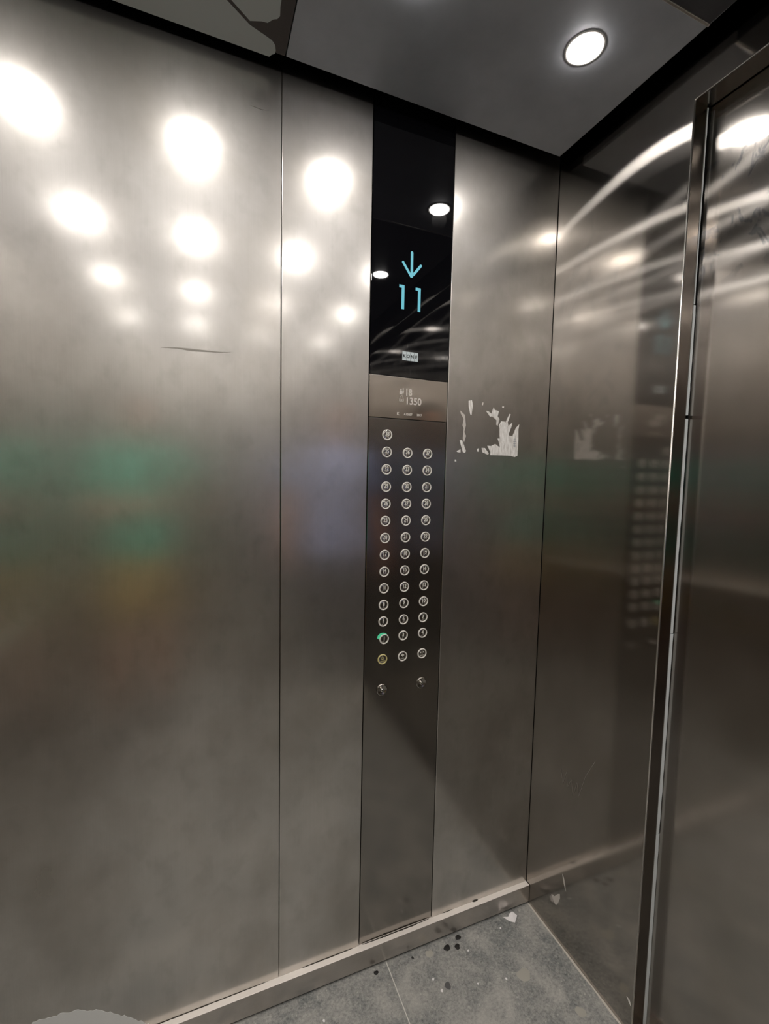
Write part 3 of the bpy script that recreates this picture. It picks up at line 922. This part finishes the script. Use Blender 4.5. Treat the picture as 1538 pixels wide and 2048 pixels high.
# ------------------------------------------------------------------ people (standing behind the lens, seen as reflections)
def capsule(bm, a, b, ra, rb, n=14):
    a, b = Vector(a), Vector(b)
    d = (b - a); L = d.length
    if L < 1e-6: d = Vector((0, 0, 1))
    d = d.normalized(); u = d.orthogonal().normalized(); v = d.cross(u)
    rings = []
    prof = [(-math.cos(t) , math.sin(t), 0) for t in [PI / 2 * k / 4 for k in range(0, 5)]]
    seq = []
    for k in range(1, 5):
        t = PI / 2 * k / 4; seq.append((a - d * ra * math.cos(t), ra * math.sin(t)))
    for k in range(0, 4):
        t = PI / 2 * k / 4; seq.append((b + d * rb * math.sin(t), rb * math.cos(t)))
    s0 = bm.verts.new(a - d * ra); s1 = bm.verts.new(b + d * rb)
    for c, r in seq:
        rings.append([bm.verts.new(c + (u * math.cos(2 * PI * i / n) + v * math.sin(2 * PI * i / n)) * r) for i in range(n)])
    for i in range(n):
        j = (i + 1) % n
        bm.faces.new((s0, rings[0][j], rings[0][i])); bm.faces.new((s1, rings[-1][i], rings[-1][j]))
        for p, q in zip(rings[:-1], rings[1:]): bm.faces.new((p[i], p[j], q[j], q[i]))

def ellipsoid(bm, c, r, F=None):
    res = bmesh.ops.create_uvsphere(bm, u_segments=24, v_segments=16, radius=1.0)
    for v in res['verts']:
        p = Vector((v.co.x * r[0], v.co.y * r[1], v.co.z * r[2]))
        if F: p = F[0] * p.x + F[1] * p.y + Vector((0, 0, 1)) * p.z
        v.co = Vector(c) + p

def loft(bm, secs, F, n=28):
    """secs: (centre, half width along F[0], half depth along F[1])"""
    rings = []
    for c, a, b in secs:
        rings.append([bm.verts.new(Vector(c) + F[0] * a * math.cos(2 * PI * i / n) + F[1] * b * math.sin(2 * PI * i / n)) for i in range(n)])
    for p, q in zip(rings[:-1], rings[1:]):
        for i in range(n): bm.faces.new((p[i], p[(i + 1) % n], q[(i + 1) % n], q[i]))
    bm.faces.new(rings[0][::-1]); bm.faces.new(rings[-1])

def fuse(name, bm, mat, parent, voxel=0.005, smooth=6):
    """join overlapping solids into one continuous surface"""
    bmesh.ops.recalc_face_normals(bm, faces=bm.faces)
    me = bpy.data.meshes.new(name); bm.to_mesh(me); bm.free()
    o = bpy.data.objects.new(name, me); COL.objects.link(o)
    r = o.modifiers.new('r', 'REMESH'); r.mode = 'VOXEL'; r.voxel_size = voxel; r.use_smooth_shade = True
    s = o.modifiers.new('s', 'SMOOTH'); s.iterations = smooth; s.factor = 0.5
    dg = bpy.context.evaluated_depsgraph_get(); dg.update()
    me2 = bpy.data.meshes.new_from_object(o.evaluated_get(dg))
    bpy.data.objects.remove(o); bpy.data.meshes.remove(me)
    me2.name = name; me2.materials.clear(); me2.materials.append(M[mat])
    for p in me2.polygons: p.use_smooth = True
    o = bpy.data.objects.new(name, me2); COL.objects.link(o)
    o.parent = parent; o.location = -origin_of(parent)
    return o

def hand(bm, wrist, dirn, palm_n, side, curl, thumb_curl=0.5, s=1.0):
    """palm, four unequal curled fingers and a thumb leaving the side of the palm"""
    d = Vector(dirn).normalized(); nrm = (Vector(palm_n) - d * Vector(palm_n).dot(d)).normalized(); lat = d.cross(nrm) * side
    w0 = Vector(wrist)
    for k in range(4):
        o = lat * (0.028 - 0.0187 * k) * s
        capsule(bm, w0 + o * 0.55 + d * 0.012 * s, w0 + o + d * (0.078 - 0.004 * abs(k - 1)) * s, 0.0135 * s, 0.0105 * s)
    L = (0.072, 0.080, 0.075, 0.058)
    for k in range(4):
        o = lat * (0.029 - 0.0193 * k) * s
        p = w0 + o + d * (0.082 - 0.004 * abs(k - 1)) * s
        ang = 0.0
        for j, fr in enumerate((0.45, 0.30, 0.25)):
            ang += curl * (0.75 if j == 0 else 1.0)
            q = p + (d * math.cos(ang) + nrm * math.sin(ang)) * L[k] * fr * s
            capsule(bm, p, q, (0.0088 - .0007 * j) * s, (0.0082 - .0007 * j) * s, 10)
            p = q
    p = w0 + lat * 0.022 * s + d * 0.022 * s
    for j, (fr, a) in enumerate(((0.042, 0.75), (0.032, 0.45), (0.026, 0.25))):
        q = p + (lat * math.sin(a) + d * math.cos(a) + nrm * thumb_curl * (0.5 + .3 * j)).normalized() * fr * s
        capsule(bm, p, q, (0.0135 - .0022 * j) * s, (0.0112 - .0018 * j) * s, 10)
        p = q

def person(loc, face, H, hands, elbows, label, top_mat, low_mat, low_z, shoe, sleeve=0.62, tilt=0.0, waist=0.9):
    """loc: point between the feet; face: heading; hands/elbows: (left, right) world positions, hands = (wrist, direction, palm normal, curl)"""
    t = thing('person', label, 'person', (loc[0], loc[1], 0.0))
    k = H / 1.72
    fy = Vector((face[0], face[1], 0)).normalized(); fx = Vector((fy.y, -fy.x, 0))   # fx = the person's right
    O = Vector((loc[0], loc[1], 0))
    F = (fx, fy)
    def P(a, b, z): return O + fx * a * k + fy * b * k + Vector((0, 0, z * k))
    hipL, hipR = P(-.088, 0, .90), P(.088, 0, .90)
    kneeL, kneeR = P(-.105, .015, .49), P(.105, .015, .49)
    ankL, ankR = P(-.115, -.025, .085), P(.115, -.025, .085)
    shL, shR = P(-.175, -.005, 1.40), P(.175, -.005, 1.40)
    bm = bmesh.new()
    # torso and neck
    loft(bm, [(P(0, 0, .84), .155 * k, .105 * k), (P(0, 0, .92), .165 * k, .112 * k), (P(0, 0.005, 1.04), .138 * k, .095 * k), (P(0, 0, 1.16), .145 * k, .102 * k),
              (P(0, 0, 1.30), .168 * k, .112 * k), (P(0, -.008, 1.40), .168 * k, .090 * k), (P(0, -.015, 1.45), .095 * k, .062 * k)], F)
    capsule(bm, P(0, -.015, 1.40), P(0, .005, 1.54), .060 * k, .055 * k)
    # head: skull, jaw, nose, brow, ears
    hc = P(0, .015, 1.635)
    ellipsoid(bm, hc + Vector((0, 0, .012 * k)), (.074 * k, .092 * k, .098 * k), F)
    ellipsoid(bm, hc + fy * .022 * k - Vector((0, 0, .050 * k)), (.056 * k, .064 * k, .060 * k), F)
    capsule(bm, hc + fy * .088 * k + Vector((0, 0, .012 * k)), hc + fy * .106 * k - Vector((0, 0, .022 * k)), .0085 * k, .0140 * k)
    for s in (-1, 1):
        ellipsoid(bm, hc + fx * s * .077 * k - fy * .004 * k - Vector((0, 0, .004 * k)), (.008 * k, .018 * k, .030 * k), F)
        capsule(bm, hc + fx * s * .016 * k + fy * .084 * k + Vector((0, 0, .030 * k)), hc + fx * s * .044 * k + fy * .074 * k + Vector((0, 0, .030 * k)), .010 * k, .009 * k)
        capsule(bm, hc + fx * s * .012 * k + fy * .084 * k - Vector((0, 0, .052 * k)), hc + fy * .088 * k - Vector((0, 0, .052 * k)), .009 * k, .010 * k)
    # arms and hands
    for s, sh, el, hd_ in ((-1, shL, elbows[0], hands[0]), (1, shR, elbows[1], hands[1])):
        el = Vector(el); wr_ = Vector(hd_[0])
        capsule(bm, sh, sh.lerp(el, .5), .052 * k, .046 * k); capsule(bm, sh.lerp(el, .5), el, .046 * k, .038 * k)
        capsule(bm, el, el.lerp(wr_, .35), .038 * k, .040 * k); capsule(bm, el.lerp(wr_, .35), wr_, .040 * k, .025 * k)
        hand(bm, wr_, hd_[1], hd_[2], hd_[4] if len(hd_) > 4 else s, hd_[3], s=k)
    # legs and feet
    for s, hp, kn, an in ((-1, hipL, kneeL, ankL), (1, hipR, kneeR, ankR)):
        capsule(bm, hp, kn, .085 * k, .055 * k)
        capsule(bm, kn, kn.lerp(an, .35) - fy * .012 * k, .054 * k, .056 * k); capsule(bm, kn.lerp(an, .35) - fy * .012 * k, an, .056 * k, .036 * k)
        capsule(bm, Vector((an.x, an.y, .042)) - fy * .03 * k, Vector((an.x, an.y, .035)) + fy * .14 * k, .036 * k, .028 * k)
    body = fuse('body', bm, 'skin', t, voxel=0.0048, smooth=4)
    # face details
    for s in (-1, 1):
        bm = bmesh.new(); ellipsoid(bm, hc + fx * s * .030 * k + fy * .079 * k + Vector((0, 0, .012 * k)), (.0125 * k, .010 * k, .0085 * k), F)
        e = finish('eye', bm, 'eye', t, smooth=True)
        bm = bmesh.new(); ellipsoid(bm, hc + fx * s * .030 * k + fy * .0865 * k + Vector((0, 0, .012 * k)), (.0052 * k, .0035 * k, .0052 * k), F)
        finish('iris', bm, 'iris', e, smooth=True)
    bm = bmesh.new()
    capsule(bm, hc - fx * .018 * k + fy * .088 * k - Vector((0, 0, .053 * k)), hc + fx * .018 * k + fy * .088 * k - Vector((0, 0, .053 * k)), .0070 * k, .0070 * k)
    finish('lips', bm, 'lip', t, smooth=True)
    # hair
    bm = bmesh.new()
    ellipsoid(bm, hc - fy * .012 * k + Vector((0, 0, .034 * k)), (.084 * k, .096 * k, .092 * k), F)
    ellipsoid(bm, hc - fy * .034 * k - Vector((0, 0, .010 * k)), (.078 * k, .070 * k, .078 * k), F)
    fuse('hair', bm, 'hair', t, voxel=0.005, smooth=5)
    # shirt: torso and short sleeves
    bm = bmesh.new()
    loft(bm, [(P(0, 0, waist), .182 * k, .132 * k), (P(0, 0, waist + .06), .178 * k, .128 * k), (P(0, 0.004, 1.06), .160 * k, .116 * k), (P(0, 0, 1.18), .164 * k, .120 * k),
              (P(0, 0, 1.32), .186 * k, .128 * k), (P(0, -.006, 1.405), .186 * k, .108 * k), (P(0, -.012, 1.455), .112 * k, .078 * k), (P(0, -.012, 1.480), .078 * k, .070 * k)], F)
    for sh, el in ((shL, elbows[0]), (shR, elbows[1])):
        e2 = sh.lerp(Vector(el), sleeve)
        capsule(bm, sh, e2, .060 * k, .062 * k)
    fuse('shirt', bm, top_mat, t, voxel=0.006, smooth=6)
    # lower garment
    bm = bmesh.new()
    loft(bm, [(P(0, 0, .80), .165 * k, .118 * k), (P(0, 0, .86), .175 * k, .122 * k), (P(0, 0, .93), .172 * k, .120 * k), (P(0, 0, .99), .158 * k, .110 * k)], F)
    for hp, kn, an in ((hipL, kneeL, ankL), (hipR, kneeR, ankR)):
        if low_z > .3:
            end = hp.lerp(kn, (0.90 * k - low_z) / (0.41 * k))
            capsule(bm, hp - Vector((0, 0, .02)), end, .094 * k, .090 * k)
        else:
            capsule(bm, hp, kn, .094 * k, .070 * k); capsule(bm, kn, an + Vector((0, 0, .02)), .070 * k, .058 * k)
    fuse('trousers' if low_z < .3 else 'shorts', bm, low_mat, t, voxel=0.006, smooth=6)
    # shoes
    for an in (ankL, ankR):
        bm = bmesh.new()
        a0 = Vector((an.x, an.y, 0))
        loft(bm, [(a0 + fy * .052 * k + Vector((0, 0, .001)), .050 * k, .142 * k), (a0 + fy * .052 * k + Vector((0, 0, .022)), .053 * k, .147 * k),
                  (a0 + fy * .050 * k + Vector((0, 0, .050)), .052 * k, .142 * k), (a0 + fy * .046 * k + Vector((0, 0, .072)), .049 * k, .126 * k),
                  (a0 + fy * .020 * k + Vector((0, 0, .092)), .047 * k, .088 * k), (a0 + Vector((0, 0, .112)), .047 * k, .056 * k)], F)
        finish('shoe', bm, shoe, t, smooth=True)
    return t

camV = Vector((CX, CY, CZ))
# the phone that takes the picture, upright, lens at the camera position
pc = camV - FW * 0.016 - UP * 0.052 + RT * 0.020
ph = thing('phone', 'dark phone held upright in both hands of the person in green', 'phone', tuple(pc))
bm = bmesh.new(); add_box(bm, -.037, .037, -.079, .079, -.004, .004)
o = finish('phone_shell', bm, 'phone', None, bevel=0.004, seg=3); o.parent = ph
bm = bmesh.new(); add_box(bm, -.034, .034, -.075, .075, .0040, .0046)
o = finish('screen', bm, 'glass', None); o.parent = ph
ph.rotation_euler = Matrix((RT, UP, -FW)).transposed().to_euler()

hL = pc - RT * 0.078 - UP * 0.055 - FW * 0.030
hR = pc + RT * 0.078 - UP * 0.055 - FW * 0.030
person((-1.235, -1.56), (0.376, 0.924), 1.70,
       ((tuple(hL - UP * .030 - RT * .02 - FW * .05), (0.25, 0.60, 0.75), tuple(RT), 0.42, 1), (tuple(hR - UP * .030 + RT * .02 - FW * .05), (-0.05, 0.60, 0.75), tuple(-RT), 0.42, -1)),
       ((-1.385, -1.33, 1.14), (-0.93, -1.47, 1.10)),
       'person in a green short-sleeved shirt and mustard shorts holding up a phone', 'green_cloth', 'yellow_cloth', 0.64, 'black_shoe', waist=.90)
person((-0.225, -1.42), (0.0, 1.0), 1.74,
       (((-0.525, -1.35, 0.93), (0.05, 0.15, -1), (1, 0, 0), 0.28), ((0.045, -1.37, 0.90), (-0.03, 0.12, -1), (-1, 0, 0), 0.28)),
       ((-0.500, -1.44, 1.16), (0.035, -1.47, 1.14)),
       'person in a lavender blue T-shirt, black trousers and white shoes standing with arms down', 'blue_cloth', 'dark_cloth', 0.12, 'white_shoe', sleeve=.5, waist=.87)
